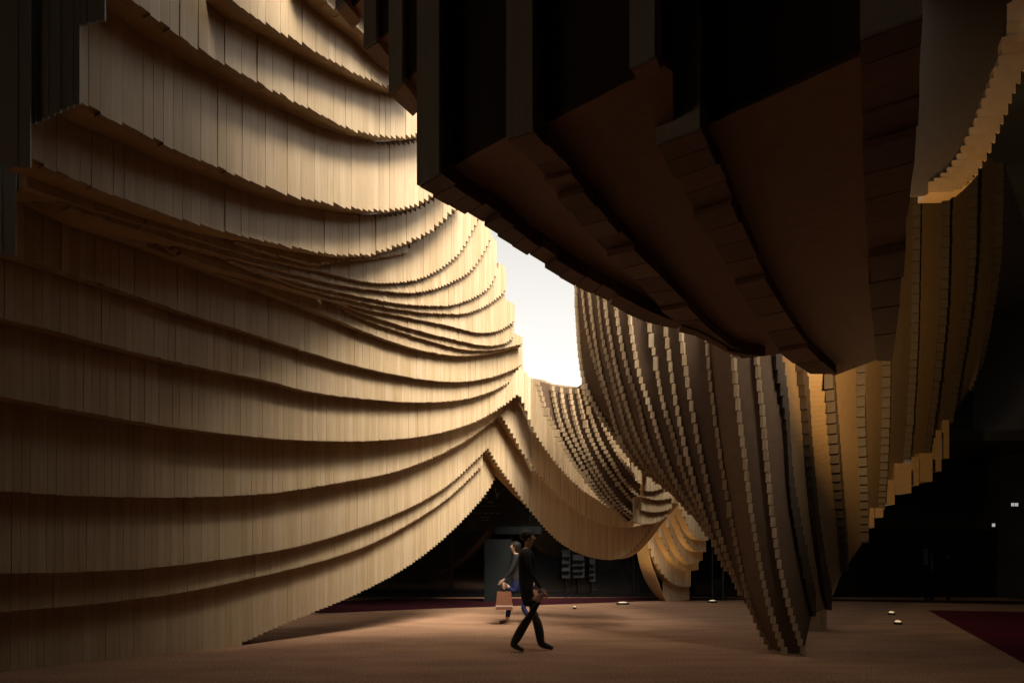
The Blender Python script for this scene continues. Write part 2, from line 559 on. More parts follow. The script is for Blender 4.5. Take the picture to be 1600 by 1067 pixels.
# ------------------------------------------------------------------ block rows and smooth bands (right drape, back drape)
def row3d(pts, Ytop, Ybot):
    c = smooth_curve(pts)
    py = c[:, 1]
    t = (py - py[0]) / (py[-1] - py[0])
    Y = Ytop + (Ybot - Ytop) * t
    return np.stack([(c[:, 0] - CX) / F * Y, Y, EYE + (HOR - py) / F * Y], 1), c


def blocks_along(curve, step, thick, across, back=0.0, rnd=0.10, up=0.30, gap=None, wadd=0.03):
    """stepped boards following a 3-D curve; returns (centre, angle, w, d, z0, z1)"""
    z = curve[:, 2]
    L = np.concatenate([[0], np.cumsum(np.linalg.norm(np.diff(curve, axis=0), axis=1))])
    out = []
    q = 0.0
    while q < L[-1]:
        tt = q / L[-1]
        st = step * (1.25 - .6 * tt) * (1 + rng.uniform(-rnd, rnd)) * (1.7 if rng.random() < .03 else 1)
        q2 = min(q + st, L[-1])
        a = np.array([np.interp(q, L, curve[:, i]) for i in range(3)])
        b = np.array([np.interp(q2, L, curve[:, i]) for i in range(3)])
        c = (a + b) / 2
        w = math.hypot(*(b - a)[:2]) + wadd
        ang = math.atan2(b[1] - a[1], b[0] - a[0]) if math.hypot(*(b - a)[:2]) > 1e-4 else 0.7
        z0 = min(a[2], b[2])
        j = rng.uniform(-0.003, 0.003)
        out.append((c[:2] + across * j, ang, w, thick, z0, (max(a[2], b[2]) + up) if gap is None else z0 + gap * (max(a[2], b[2]) - z0), (c[0] / c[1] * F + CX, HOR - (c[2] - EYE) / c[1] * F)))
        q = q2
    return out


def band(mb, ca, cb, offa, offb, n=60):
    """smooth sheet between two rows, paired by height on the way down"""
    t = np.linspace(0, 1, n)
    def samp(c, off):
        z = np.linspace(0, 1, len(c))
        L = np.concatenate([[0], np.cumsum(np.linalg.norm(np.diff(c, axis=0), axis=1))]); L /= L[-1]
        return np.stack([np.interp(t, L, c[:, i]) for i in range(3)], 1) + np.array(off)
    mb.strip(samp(ca, offa), samp(cb, offb), (0.02, 0.03, 0.0))


def drape(name, label, cat, loc, rows, groups_singles=300, slat_mat=M_SLAT, band_mat=M_BAND, step=0.17, thick=0.10, band_off=0.05, bands=True, gap=None):
    t = thing(name, label, cat, loc)
    neg = tuple(-c for c in loc)
    blocks = []
    curves = []
    for r in rows:
        c3, c2 = row3d(r['p'], r['Y'][0], r['Y'][1])
        curves.append(c3)
        for b in blocks_along(c3, r.get('step', step * (0.78 if len(rows) > 20 and len(curves) < 9 else 1)), r.get('thick', thick * (0.72 if len(rows) > 20 and len(curves) < 9 else 1)), np.array([0.7, -0.7]), up=r.get('up', 0.3), gap=r.get('gap', gap), wadd=r.get('wadd', 0.03)):
            blocks.append((b, len(curves) - 1))
    def size(b):
        (c, ang, w, d, z0, z1, pp) = b[0]
        return (z1 - z0) / c[1] if 0 <= pp[0] <= 1600 and 0 <= pp[1] <= 1067 else 0
    order = sorted(range(len(blocks)), key=lambda i: -size(blocks[i]))
    sing = set(order[:groups_singles])
    mb = MB()
    mb2 = MB()
    rest = 0
    for i, (b, k) in enumerate(blocks):
        c, ang, w, d, z0, z1, pp = b
        if i not in sing:
            (mb2 if rows[k].get('brown') else mb).box(c, (math.cos(ang), math.sin(ang)), (-math.sin(ang), math.cos(ang)), w, d, z0, z1, float(rng.random()))
    for m_, mt in ((mb, slat_mat), (mb2, M_UNLIT)):
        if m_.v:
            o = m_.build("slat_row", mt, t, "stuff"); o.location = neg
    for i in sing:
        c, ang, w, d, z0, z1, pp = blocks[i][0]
        o = board_object("slat", M_UNLIT if rows[blocks[i][1]].get('brown') else slat_mat, t, (c[0] - loc[0], c[1] - loc[1]), ang, w, d, z0 - loc[2], z1 - loc[2])
    if bands:
        for k in range(len(rows) - 1):
            if rows[k].get('noband'):
                continue
            mb = MB()
            o1 = rows[k].get('boff', band_off)
            band(mb, curves[k], curves[k + 1], (0, o1, o1 * .4), (0, o1, o1 * .4))
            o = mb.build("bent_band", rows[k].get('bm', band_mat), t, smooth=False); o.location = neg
    return t, curves


WING = [   # from the far, left end towards the foot
    dict(p=[(899, 400), (900, 452), (904, 532), (907, 564), (913, 598), (928, 633), (950, 668), (975, 702), (996, 726)], Y=(12.85, 12.50)),
    dict(p=[(908, 400), (911, 459), (920, 526), (933, 577), (946, 615), (962, 652), (982, 692), (1006, 728)], Y=(12.60, 12.25)),
    dict(p=[(918, 400), (922, 465), (930, 526), (939, 580), (952, 631), (968, 685), (992, 722), (1016, 746)], Y=(12.35, 12.00)),
    dict(p=[(932, 400), (936, 468), (944, 538), (955, 583), (968, 634), (984, 688), (1006, 726), (1028, 756)], Y=(12.10, 11.75)),
    dict(p=[(942, 400), (946, 475), (954, 526), (965, 583), (978, 631), (997, 688), (1022, 734), (1044, 768)], Y=(11.85, 11.50)),
    dict(p=[(958, 400), (963, 484), (971, 535), (984, 589), (1000, 640), (1012, 690), (1036, 742), (1080, 804)], Y=(11.60, 11.25)),
    dict(p=[(980, 410), (984, 494), (990, 538), (1000, 589), (1016, 637), (1033, 694), (1053, 748), (1080, 793), (1107, 838)], Y=(11.35, 11.00)),
    dict(p=[(1008, 430), (1014, 507), (1024, 561), (1035, 625), (1051, 679), (1070, 745), (1091, 796), (1110, 842)], Y=(11.15, 10.80)),
    dict(p=[(1034, 430), (1040, 513), (1048, 570), (1057, 631), (1066, 679), (1084, 752), (1100, 803), (1116, 848), (1136, 892)], Y=(10.95, 10.60)),
    dict(p=[(1058, 430), (1064, 516), (1070, 567), (1080, 631), (1091, 690), (1104, 752), (1120, 822), (1140, 882), (1158, 930)], Y=(10.75, 10.40)),
    dict(p=[(1100, 440), (1105, 529), (1111, 599), (1121, 679), (1132, 752), (1143, 814), (1154, 869), (1165, 920), (1181, 968), (1205, 1014)], Y=(10.50, 10.15)),
    dict(p=[(1141, 450), (1146, 554), (1151, 615), (1159, 679), (1170, 769), (1180, 838), (1194, 913), (1208, 968), (1228, 1023)], Y=(9.95, 9.60)),
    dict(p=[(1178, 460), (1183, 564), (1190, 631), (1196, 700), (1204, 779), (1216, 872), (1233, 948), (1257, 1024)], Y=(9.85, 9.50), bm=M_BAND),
    dict(p=[(1206, 470), (1212, 565), (1218, 600), (1225, 640), (1233, 760), (1245, 840), (1261, 920), (1270, 962)], Y=(9.9, 9.95), bm=M_GOLD, brown=True, gap=None, thick=.12),  # brown: unlit blocks, their shade put into the colour
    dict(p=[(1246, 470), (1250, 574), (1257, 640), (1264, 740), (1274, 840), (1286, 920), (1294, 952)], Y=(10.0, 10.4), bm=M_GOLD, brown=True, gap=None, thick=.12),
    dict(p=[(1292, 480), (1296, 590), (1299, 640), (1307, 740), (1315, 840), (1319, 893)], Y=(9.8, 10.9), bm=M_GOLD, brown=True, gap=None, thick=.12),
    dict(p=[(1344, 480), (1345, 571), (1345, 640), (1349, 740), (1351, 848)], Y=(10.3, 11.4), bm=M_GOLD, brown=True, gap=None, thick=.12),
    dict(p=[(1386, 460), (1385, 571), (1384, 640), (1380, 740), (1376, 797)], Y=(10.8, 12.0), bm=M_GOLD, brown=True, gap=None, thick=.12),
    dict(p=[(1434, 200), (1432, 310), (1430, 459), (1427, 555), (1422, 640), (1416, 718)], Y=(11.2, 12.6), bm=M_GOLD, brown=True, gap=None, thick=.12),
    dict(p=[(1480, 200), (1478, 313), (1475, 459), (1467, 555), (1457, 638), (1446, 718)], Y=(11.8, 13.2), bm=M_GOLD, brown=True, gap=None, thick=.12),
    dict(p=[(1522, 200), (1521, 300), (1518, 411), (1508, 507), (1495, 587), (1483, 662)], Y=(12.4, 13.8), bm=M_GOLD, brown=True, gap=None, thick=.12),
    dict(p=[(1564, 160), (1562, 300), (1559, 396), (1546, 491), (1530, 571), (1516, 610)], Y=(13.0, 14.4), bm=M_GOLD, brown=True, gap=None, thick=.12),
]
wing, wing_curves = drape("timber_drape", "tall twisted timber drape of stepped blocks and smooth bands, its foot on carpet", "sculpture", (3.9, 9.5, 0.0), WING, gap=0.90, thick=0.075)

# small gold-lit board ends under the right-hand rows, and the rear foot
neg = tuple(-c for c in wing.location)
for (x0, x1, y0, y1, Y) in [(1424, 1436, 718, 758, 12.7), (1436, 1457, 712, 752, 12.8), (1456, 1471, 676, 736, 13.3), (1446, 1456, 718, 744, 13.1),
                            (1386, 1398, 754, 788, 12.1), (1398, 1424, 728, 770, 12.25), (1355, 1366, 798, 824, 11.6), (1368, 1380, 798, 808, 11.8), (1472, 1483, 660, 716, 13.6)]:
    mb = MB()
    xa, xb = (x0 - CX) / F * Y, (x1 - CX) / F * Y
    mb.abox(xa, xb, Y, Y + .35, zof(y1, Y), zof(y0, Y) + .05)
    o = mb.build("slat", M_GOLD, wing); o.location = neg
mb = MB()
foot_Y = 12.55
for i in range(9):
    xa = (1240 + i * 5.8 - CX) / F * foot_Y
    xb = (1240 + (i + 1) * 5.8 - CX) / F * foot_Y
    mb.abox(xa + .002, xb - .002, foot_Y + (i % 3) * .004, foot_Y + .4, 0.0, 1.1, float(rng.random()))
o = mb.build("rear_foot", M_SLAT, wing); o.location = neg

# ------------------------------------------------------------------ back drape: block rows in front of the cusp
BACK0 = [
    ([(838, 594), (844, 611), (852, 640), (868, 671), (890, 713), (916, 748), (941, 780), (962, 798)], 15.0),
    ([(862, 602), (868, 633), (877, 665), (897, 703), (919, 742), (944, 777), (979, 815)], 14.85),
    ([(876, 605), (881, 640), (893, 675), (916, 719), (941, 761), (967, 793), (994, 815)], 14.7),
    ([(889, 606), (897, 649), (909, 687), (928, 726), (954, 767), (983, 799), (1011, 814)], 14.55),
    ([(902, 606), (909, 640), (922, 681), (941, 719), (967, 757), (989, 783), (1011, 800)], 14.4),
    ([(910, 600), (921, 640), (936, 684), (958, 724), (982, 760), (1004, 780)], 14.25),
    ([(912, 566), (922, 605), (934, 640), (950, 678), (972, 718), (1002, 755), (1026, 772)], 14.1),
]
BACK = []
for i, (p, y) in enumerate(BACK0):
    BACK.append(dict(p=p, Y=(13.5 - .06 * i, 12.95 - .06 * i), gap=.84))
back, back_curves = drape("timber_swag", "timber swag of fine stepped block rows sweeping down behind the cusp of the slat wall", "sculpture", (2.0, 15.2, 0.0), BACK, groups_singles=60, step=0.095, thick=0.07)
# pale lips where the swag turns up to the right
neg = tuple(-c for c in back.location)
lips = [([(1004, 764), (1012, 767), (1025, 766), (1038, 762)], 722, 12.20), ([(1004, 776), (1014, 779), (1034, 781), (1047, 778)], 740, 12.26),
        ([(1002, 796), (1012, 799), (1034, 799), (1050, 793)], 756, 12.32), ([(990, 814), (1002, 818), (1022, 817), (1044, 806)], 776, 12.38)]
for pts, ptop, Y in lips:
    c = smooth_curve(pts)
    mb = MB()
    g = np.arange(c[0, 0], c[-1, 0], 6.0)
    for a in g:
        zb = zof(np.interp(a + 3, c[:, 0], c[:, 1]), Y)
        mb.abox((a - CX) / F * Y + .002, (a + 6 - CX) / F * Y - .002, Y + .004 * rng.random(), Y + .10, zb, zof(ptop, Y), float(rng.random()))
    o = mb.build("slat_tier", M_SLAT, back, "stuff"); o.location = neg
    mb = MB()
    A = [P3(x, y - 1, Y) for x, y in c]
    A = [(p[0], p[1] + .08, p[2]) for p in A]
    mb.strip(A, [(p[0], p[1] + .22, p[2]) for p in A], (0, 0, .02))
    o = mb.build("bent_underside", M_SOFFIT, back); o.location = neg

# ------------------------------------------------------------------ back leg
LEG_Y = 20.6
leg = thing("timber_column", "small flared timber slat column with glowing curved bands standing at the far edge of carpet", "sculpture", (4.9, LEG_Y, 0.0))
neg = tuple(-c for c in leg.location)
leg_rows = [
    # front face tiers: bottom edge in the picture, top py
    dict(p=[(1036, 939), (1050, 939), (1073, 937)], top=880, Y=20.6),
    dict(p=[(1012, 850), (1024, 878), (1042, 904), (1060, 915), (1076, 916)], top=820, Y=20.35),
    dict(p=[(1024, 822), (1038, 852), (1056, 880), (1072, 892), (1088, 890)], top=800, Y=20.1),
    dict(p=[(1036, 800), (1048, 835), (1064, 868), (1080, 882), (1098, 874)], top=780, Y=19.85),
    dict(p=[(1046, 786), (1058, 815), (1074, 848), (1086, 860), (1101, 862)], top=760, Y=19.6),
    dict(p=[(1060, 790), (1070, 812), (1080, 832), (1090, 842), (1103, 844)], top=750, Y=19.35),
]
for r in leg_rows:
    c = smooth_curve(r['p'])
    Y = r['Y']
    mb = MB()
    for a in np.arange(c[0, 0], c[-1, 0], 5.2):
        zb = max(zof(np.interp(a + 2.6, c[:, 0], c[:, 1]), Y), 0)
        mb.abox((a - CX) / F * Y + .002, (a + 5.2 - CX) / F * Y - .002, Y + .01 * rng.random(), Y + .10, zb, zof(r['top'], Y), float(rng.random()))
    o = mb.build("slat_tier", M_SLAT, leg, "stuff"); o.location = neg
    mb = MB()
    A = [P3(x, y, Y) for x, y in c]
    A = [(p[0], p[1] + .02, max(p[2], 0.0) + .01) for p in A]
    mb.strip(A, [(p[0] - .16, p[1] + .3, p[2]) for p in A], (0.0, 0, .02))
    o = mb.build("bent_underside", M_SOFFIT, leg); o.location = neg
# curved outer band on the left of the column
c1 = smooth_curve([(994, 858), (1000, 885), (1008, 906), (1020, 925), (1034, 939)])
c2 = smooth_curve([(1011, 846), (1018, 880), (1027, 906), (1035, 926), (1041, 939)])
t_ = np.linspace(0, 1, 30)
g_ = lambda c: np.stack([np.interp(t_, np.linspace(0, 1, len(c)), c[:, q]) for q in (0, 1)], 1)
mb = MB()
mb.strip([P3(x, y, LEG_Y + .10) for x, y in g_(c1)], [P3(x, y, LEG_Y - .22) for x, y in g_(c2)], (0.02, 0.03, 0))
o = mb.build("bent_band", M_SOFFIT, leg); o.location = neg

# ------------------------------------------------------------------ OVERHEAD MASS (near rim of the opening)
TOPZ = 8.95
mass = thing("overhead_timber_mass", "huge dark overhead timber mass of wide smooth soffits and narrow stepped strips", "sculpture", (1.2, 5.0, 0.0))
neg_m = tuple(-c for c in mass.location)


def ceil_pts(pts, z0, z1, n=26, lift=0.0):
    c = smooth_curve(pts, 12)
    L = np.concatenate([[0], np.cumsum(np.hypot(*np.diff(c, axis=0).T))]); L /= L[-1]
    t = np.linspace(0, 1, n)
    px, py = np.interp(t, L, c[:, 0]), np.interp(t, L, c[:, 1])
    z = z0 + (z1 - z0) * t
    Y = (z - EYE) * F / (HOR - py)
    return np.stack([(px - CX) / F * Y, Y, z + lift], 1)


ZN, ZF = EYE + 2.2, EYE + 2.08
STRIPS = [
    dict(l=[(655, 290), (720, 330), (788, 375), (839, 409), (898, 447), (946, 472), (990, 497), (1035, 512), (1067, 519), (1099, 530), (1137, 551)],
         r=[(690, 270), (752, 318), (812, 362), (860, 398), (923, 437), (984, 472), (1029, 494), (1064, 508), (1100, 522), (1138, 546)], n=19),
    dict(l=[(795, 215), (850, 280), (914, 360), (958, 408), (1003, 449), (1035, 487), (1067, 509), (1110, 532), (1160, 560)],
         r=[(836, 203), (900, 282), (962, 360), (1003, 401), (1051, 452), (1092, 497), (1137, 538), (1165, 552), (1196, 556)], n=17),
    dict(l=[(1028, 225), (1062, 292), (1099, 360), (1134, 417), (1162, 465), (1188, 503), (1217, 548), (1266, 586)],
         r=[(1096, 200), (1130, 280), (1162, 360), (1191, 424), (1223, 481), (1258, 535), (1285, 566), (1306, 586)], n=14),
    dict(l=[(1344, 62), (1345, 150), (1352, 300), (1360, 450), (1366, 530), (1370, 569)],
         r=[(1441, 26), (1437, 90), (1430, 250), (1420, 320), (1406, 480), (1394, 569)], n=12),
]
for si, s in enumerate(STRIPS):
    A = ceil_pts(s['l'], ZN, ZF, s['n'] + 1)
    B = ceil_pts(s['r'], ZN, ZF, s['n'] + 1)
    for i in range(s['n']):
        mb = MB()
        z = A[(i // 4) * 4, 2] - 0.01 + (0.016 if i in (2, 7) and si in (1, 3) else 0) + rng.uniform(-.0008, .0008)
        g = 0.022
        a0, a1 = A[i] * (1 - g) + A[i + 1] * g, A[i] * g + A[i + 1] * (1 - g)
        b0, b1 = B[i] * (1 - g) + B[i + 1] * g, B[i] * g + B[i + 1] * (1 - g)
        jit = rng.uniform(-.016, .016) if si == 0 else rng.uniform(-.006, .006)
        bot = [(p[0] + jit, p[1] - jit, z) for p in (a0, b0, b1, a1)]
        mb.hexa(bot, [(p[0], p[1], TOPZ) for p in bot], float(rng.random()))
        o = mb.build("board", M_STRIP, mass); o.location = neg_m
        if i == 0:     # facing board on the near end, toned for cool dim light
            mb = MB()
            d = np.array([bot[1][0] - bot[0][0], bot[1][1] - bot[0][1]]); d /= np.linalg.norm(d)
            nn = np.array([d[1], -d[0]])
            if nn[1] > 0: nn = -nn
            q = [(bot[0][0], bot[0][1]), (bot[1][0], bot[1][1])]
            bb = [(q[0][0] + nn[0] * .004, q[0][1] + nn[1] * .004, z + .004), (q[1][0] + nn[0] * .004, q[1][1] + nn[1] * .004, z + .004)]
            ff = [(b[0] + nn[0] * .02, b[1] + nn[1] * .02, b[2]) for b in bb]
            base = [ff[0], ff[1], bb[1], bb[0]]
            mb.hexa(base, [(p[0], p[1], TOPZ) for p in base])
            o = mb.build("end_board", M_COOLSHADE, mass); o.location = neg_m

PANELS = [
    dict(l=STRIPS[0]['r'], r=[(797, 212), (860, 292), (914, 360), (958, 408), (1003, 449), (1035, 487), (1067, 512), (1110, 536), (1150, 558)]),
    dict(l=STRIPS[1]['r'], r=[(1036, 102), (1052, 255), (1099, 360), (1134, 417), (1162, 465), (1188, 503), (1217, 545), (1225, 552)]),
    dict(l=STRIPS[2]['r'], r=[(1342, 90), (1345, 150), (1352, 300), (1360, 450), (1366, 530), (1370, 562)]),
]
for k, s in enumerate(PANELS):
    n = 30
    LIFT = 0.10
    A = ceil_pts(s['l'], ZN + LIFT, ZF + LIFT, n)
    B = ceil_pts(s['r'], ZN + LIFT, ZF + LIFT, n)
    Aw, Bw = A - (B - A) * .06, B + (B - A) * .06
    Aw[0], Bw[0] = A[0], B[0]
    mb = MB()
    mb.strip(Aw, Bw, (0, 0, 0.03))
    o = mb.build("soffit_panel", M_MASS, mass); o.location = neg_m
    # recessed end wall above the panel, black standing for its shade
    mb = MB()
    a, b = A[0], (A[0] + (B[0] - A[0]) * .80 if k == 1 else B[0])
    d = np.array([b[0] - a[0], b[1] - a[1]]); d /= np.linalg.norm(d)
    nn = np.array([-d[1], d[0]])
    if nn[1] < 0: nn = -nn
    q = [(a[0], a[1]), (b[0], b[1]), (b[0] + nn[0] * .12, b[1] + nn[1] * .12), (a[0] + nn[0] * .12, a[1] + nn[1] * .12)]
    mb.hexa([(x, y, a[2] + .006) for x, y in q], [(x, y, TOPZ) for x, y in q])
    o = mb.build("end_wall", M_DARK, mass); o.location = neg_m
# short hanging return beside the third strip
# farther stepped ends up and to the left of the mass
def stub(qs, z, mat_end=M_COOLSHADE):
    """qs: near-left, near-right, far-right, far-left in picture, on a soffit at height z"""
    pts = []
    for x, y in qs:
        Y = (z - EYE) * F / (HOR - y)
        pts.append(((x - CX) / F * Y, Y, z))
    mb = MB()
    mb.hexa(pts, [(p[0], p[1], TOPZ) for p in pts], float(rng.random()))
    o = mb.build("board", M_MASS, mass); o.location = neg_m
    a, b = np.array(pts[0][:2]), np.array(pts[1][:2])
    d = (b - a) / np.linalg.norm(b - a)
    nn = np.array([d[1], -d[0]])
    if nn[1] > 0: nn = -nn
    f = [a + nn * .02, b + nn * .02, b + nn * .003, a + nn * .003]
    mb = MB()
    mb.hexa([(p[0], p[1], z + .004) for p in f], [(p[0], p[1], TOPZ) for p in f])
    o = mb.build("end_board", mat_end, mass); o.location = neg_m


stub([(987, 112), (1026, 92), (1034, 112), (998, 128)], ZN + .03)
stub([(611, 151), (632, 131), (660, 168), (645, 182)], EYE + 3.3)
stub([(632, 133), (656, 108), (676, 150), (656, 172)], EYE + 3.36, M_DARK)
stub([(571, 79), (590, 67), (613, 95), (600, 110)], EYE + 4.1)
stub([(590, 66), (613, 48), (640, 90), (614, 96)], EYE + 4.16, M_DARK)
stub([(612, 98), (626, 90), (640, 130), (614, 118)], EYE + 3.6, M_DARK)
stub([(527, 18), (541, 6), (564, 34), (551, 46)], EYE + 4.7)
stub([(549, 14), (574, -8), (596, 26), (571, 30)], EYE + 4.75, M_DARK)

# ------------------------------------------------------------------ upper right drape
DROW = [dict(p=[(1640, -120), (1608, -10), (1590, 75), (1562, 150), (1535, 215), (1506, 270), (1481, 298), (1458, 309)], Y=(8.7, 9.1), step=0.15, thick=0.28, up=0.12, wadd=0.24)]
upper, upper_curves = drape("hanging_timber_swag", "brown hanging timber swag edged with small gold-lit blocks high beside the dark overhead mass", "sculpture", (6.3, 9.0, 6.1), DROW, groups_singles=120, bands=False, slat_mat=M_GOLD)
neg_u = tuple(-c for c in upper.location)
cu = smooth_curve([(1640, -120), (1600, -10), (1580, 75), (1552, 150), (1527, 215), (1498, 268), (1476, 292), (1452, 302), (1424, 306)])
mb = MB()
A = [P3(x, y, 9.0) for x, y in cu]
mb.strip(A, [(p[0] - .02, p[1] + .02, max(TOPZ, p[2] + .02)) for p in A], (0, 0.05, 0))
o = mb.build("bent_band", M_UNLIT, upper); o.location = neg_u  # face darkened in colour to stand for shade

# ------------------------------------------------------------------ exhibition hall round the piece: roof and dark walls
hall = thing("exhibition_hall", "dark exhibition hall with black roof and glazed shop fronts around the timber installation", "building", (0, 22.5, 0))
neg_h = tuple(-c for c in hall.location)


def prism_part(name, poly, z0, z1, mat, parent, neg):
    me = bpy.data.meshes.new(name)
    n = len(poly)
    v = [(x, y, z0) for x, y in poly] + [(x, y, z1) for x, y in poly]
    f = [tuple(range(n - 1, -1, -1)), tuple(range(n, 2 * n))] + [(i, (i + 1) % n, n + (i + 1) % n, n + i) for i in range(n)]
    me.from_pydata(v, [], f)
    bm = bmesh.new(); bm.from_mesh(me); bmesh.ops.recalc_face_normals(bm, faces=bm.faces)
    bmesh.ops.triangulate(bm, faces=[q for q in bm.faces if len(q.verts) > 4]); bm.to_mesh(me); bm.free()
    me.materials.append(mat)
    o = bpy.data.objects.new(name, me)
    o.parent = parent
    o.location = neg
    return link(o)


# roof plates: over the left wall, over the camera, over the right; unseen, gaps cut to steer the daylight
prism_part("light_cut_roof", [(-16, -8), (16, -8), (16, 4.2), (-16, 4.2)], 9.0, 9.3, M_ROOF, hall, neg_h)
prism_part("light_cut_roof", [(-16, 4.201), (4.3, 4.201), (4.3, 7.7), (2.6, 7.7), (-0.4, 7.0), (-1.3, 5.9), (-16, 5.9)], 9.0, 9.3, M_ROOF, hall, neg_h)
prism_part("light_cut_roof", [(5.3, 4.201), (16, 4.201), (16, 14.5), (3.4, 14.5), (4.7, 10.5), (5.3, 8.8)], 9.0, 9.3, M_ROOF, hall, neg_h)
prism_part("light_cut_roof", [(-16, 5.901), (-3.0, 5.901), (-1.9, 9.6), (-0.5, 12.0), (-0.1, 15.6), (-16, 15.6)], 9.0, 9.3, M_ROOF, hall, neg_h)
prism_part("light_cut_roof", [(6.5, 14.501), (16, 14.501), (16, 24), (6.5, 24)], 9.0, 9.3, M_ROOF, hall, neg_h)
prism_part("light_cut_roof", [(2.6, 19.2), (6.49, 19.2), (6.49, 24), (2.6, 24)], 9.0, 9.3, M_ROOF, hall, neg_h)
prism_part("light_cut_roof", [(-16, 15.9), (1.0, 15.9), (1.0, 19.2), (16, 19.2), (16, 23), (-16, 23)], 4.6, 4.9, M_ROOF, hall, neg_h)
prism_part("side_wall", [(-16.3, -8), (-16, -8), (-16, -7.5), (-16.3, -7.5)], 0, 9.3, M_ROOF, hall, neg_h)     # unseen opening added in this wall to let dim fill light in
prism_part("side_wall", [(-16.3, -7.499), (-16, -7.499), (-16, 1.999), (-16.3, 1.999)], 3.4, 9.3, M_ROOF, hall, neg_h)
prism_part("side_wall", [(-16.3, 2), (-16, 2), (-16, 23), (-16.3, 23)], 0, 9.3, M_ROOF, hall, neg_h)
prism_part("side_wall", [(16, -8), (16.3, -8), (16.3, 24), (16, 24)], 0, 9.3, M_ROOF, hall, neg_h)
prism_part("side_wall", [(-16, -8.3), (16, -8.3), (16, -8), (-16, -8)], 0, 9.3, M_ROOF, hall, neg_h)
prism_part("side_wall", [(3.4, 23.7), (16, 23.7), (16, 24), (3.4, 24)], 4.9, 9.0, M_ROOF, hall, neg_h)
# glazed front
FY = 22.5
prism_part("front_wall", [(-16, FY + .5), (16, FY + .5), (16, FY + .8), (-16, FY + .8)], 0, 4.6, M_DARK, hall, neg_h)
prism_part("fascia", [(-16, FY - .1), (16, FY - .1), (16, FY + .1), (-16, FY + .1)], 2.2, 4.55, M_DARK, hall, neg_h)
for i in range(16):
    x0 = -16 + i * 2.0
    mb = MB(); mb.abox(x0 + .05, x0 + 1.95, FY, FY + .03, 0.12, 2.18)
    o = mb.build("glass_pane", M_GLASSDARK, hall); o.location = neg_h
    mb = MB(); mb.abox(x0 - .04, x0 + .04, FY - .04, FY + .06, 0.0, 2.19)
    o = mb.build("mullion", M_BLACKMETAL, hall); o.location = neg_h
mb = MB(); mb.abox(-16, 16, FY - .03, FY + .05, 0.0, 0.115)
o = mb.build("plinth", M_BLACKMETAL, hall); o.location = neg_h

# ------------------------------------------------------------------ lamps
def floor_lamp(px, py, power, label, group, r=0.05, spot=70, col=(1.0, 0.66, 0.30), aim=(0, 0, 1), stretch=1.0):
    x, y = floor_pt(px, py)
    t = thing("floor_uplight", label, "lamp", (x, y, 0.0), group)
    me = bpy.data.meshes.new("housing"); bm = bmesh.new()
    bmesh.ops.create_cone(bm, cap_ends=True, segments=20, radius1=r * 1.35, radius2=r * 1.25, depth=0.05)
    bmesh.ops.translate(bm, verts=bm.verts, vec=(0, 0, .025)); bmesh.ops.scale(bm, verts=bm.verts, vec=(stretch, 1, 1)); bm.to_mesh(me); bm.free(); me.materials.append(M_BLACKMETAL)
    h = link(bpy.data.objects.new("housing", me)); h.parent = t
    me = bpy.data.meshes.new("lens"); bm = bmesh.new()
    bmesh.ops.create_uvsphere(bm, u_segments=16, v_segments=8, radius=r)
    bmesh.ops.scale(bm, verts=bm.verts, vec=(stretch, 1, .6)); bmesh.ops.translate(bm, verts=bm.verts, vec=(0, 0, .052)); bm.to_mesh(me); bm.free(); me.materials.append(M_LAMPWARM)
    h = link(bpy.data.objects.new("lens", me)); h.parent = t
    if power:
        ld = bpy.data.lights.new("uplight", 'SPOT'); ld.energy = power; ld.color = col; ld.spot_size = math.radians(spot); ld.spot_blend = 0.6; ld.shadow_soft_size = 0.05
        lo = link(bpy.data.objects.new("light", ld)); lo.parent = t; lo.location = (0, 0, 0.12)
        lo.rotation_euler = Vector(aim).to_track_quat('-Z', 'Y').to_euler()
    return t


floor_lamp(973, 944, 30, "slim glowing floor light on carpet left of the small timber column", None, 0.045, 110, aim=(0.35, 0.1, 1), stretch=3.0)
floor_lamp(1113, 941, 4, "small glowing floor light right of the small timber column", None, 0.045, 110, aim=(-0.2, -0.1, 1), stretch=2.2)
floor_lamp(898, 951, 24, "tiny glowing floor light under the scalloped slat wall", None, 0.035, 90, aim=(-0.5, -.6, 1))
floor_lamp(1393, 960, 6, "round glowing floor light behind the tall drape, the one set closer to shop fronts", "pair of round floor lights behind the tall drape", 0.06, 100, aim=(-0.8, -0.35, 0.75))
floor_lamp(1403, 975, 6, "round glowing floor light behind the tall drape, the one set farther from the shop fronts", "pair of round floor lights behind the tall drape", 0.06, 100, aim=(-0.8, -0.25, 0.75))

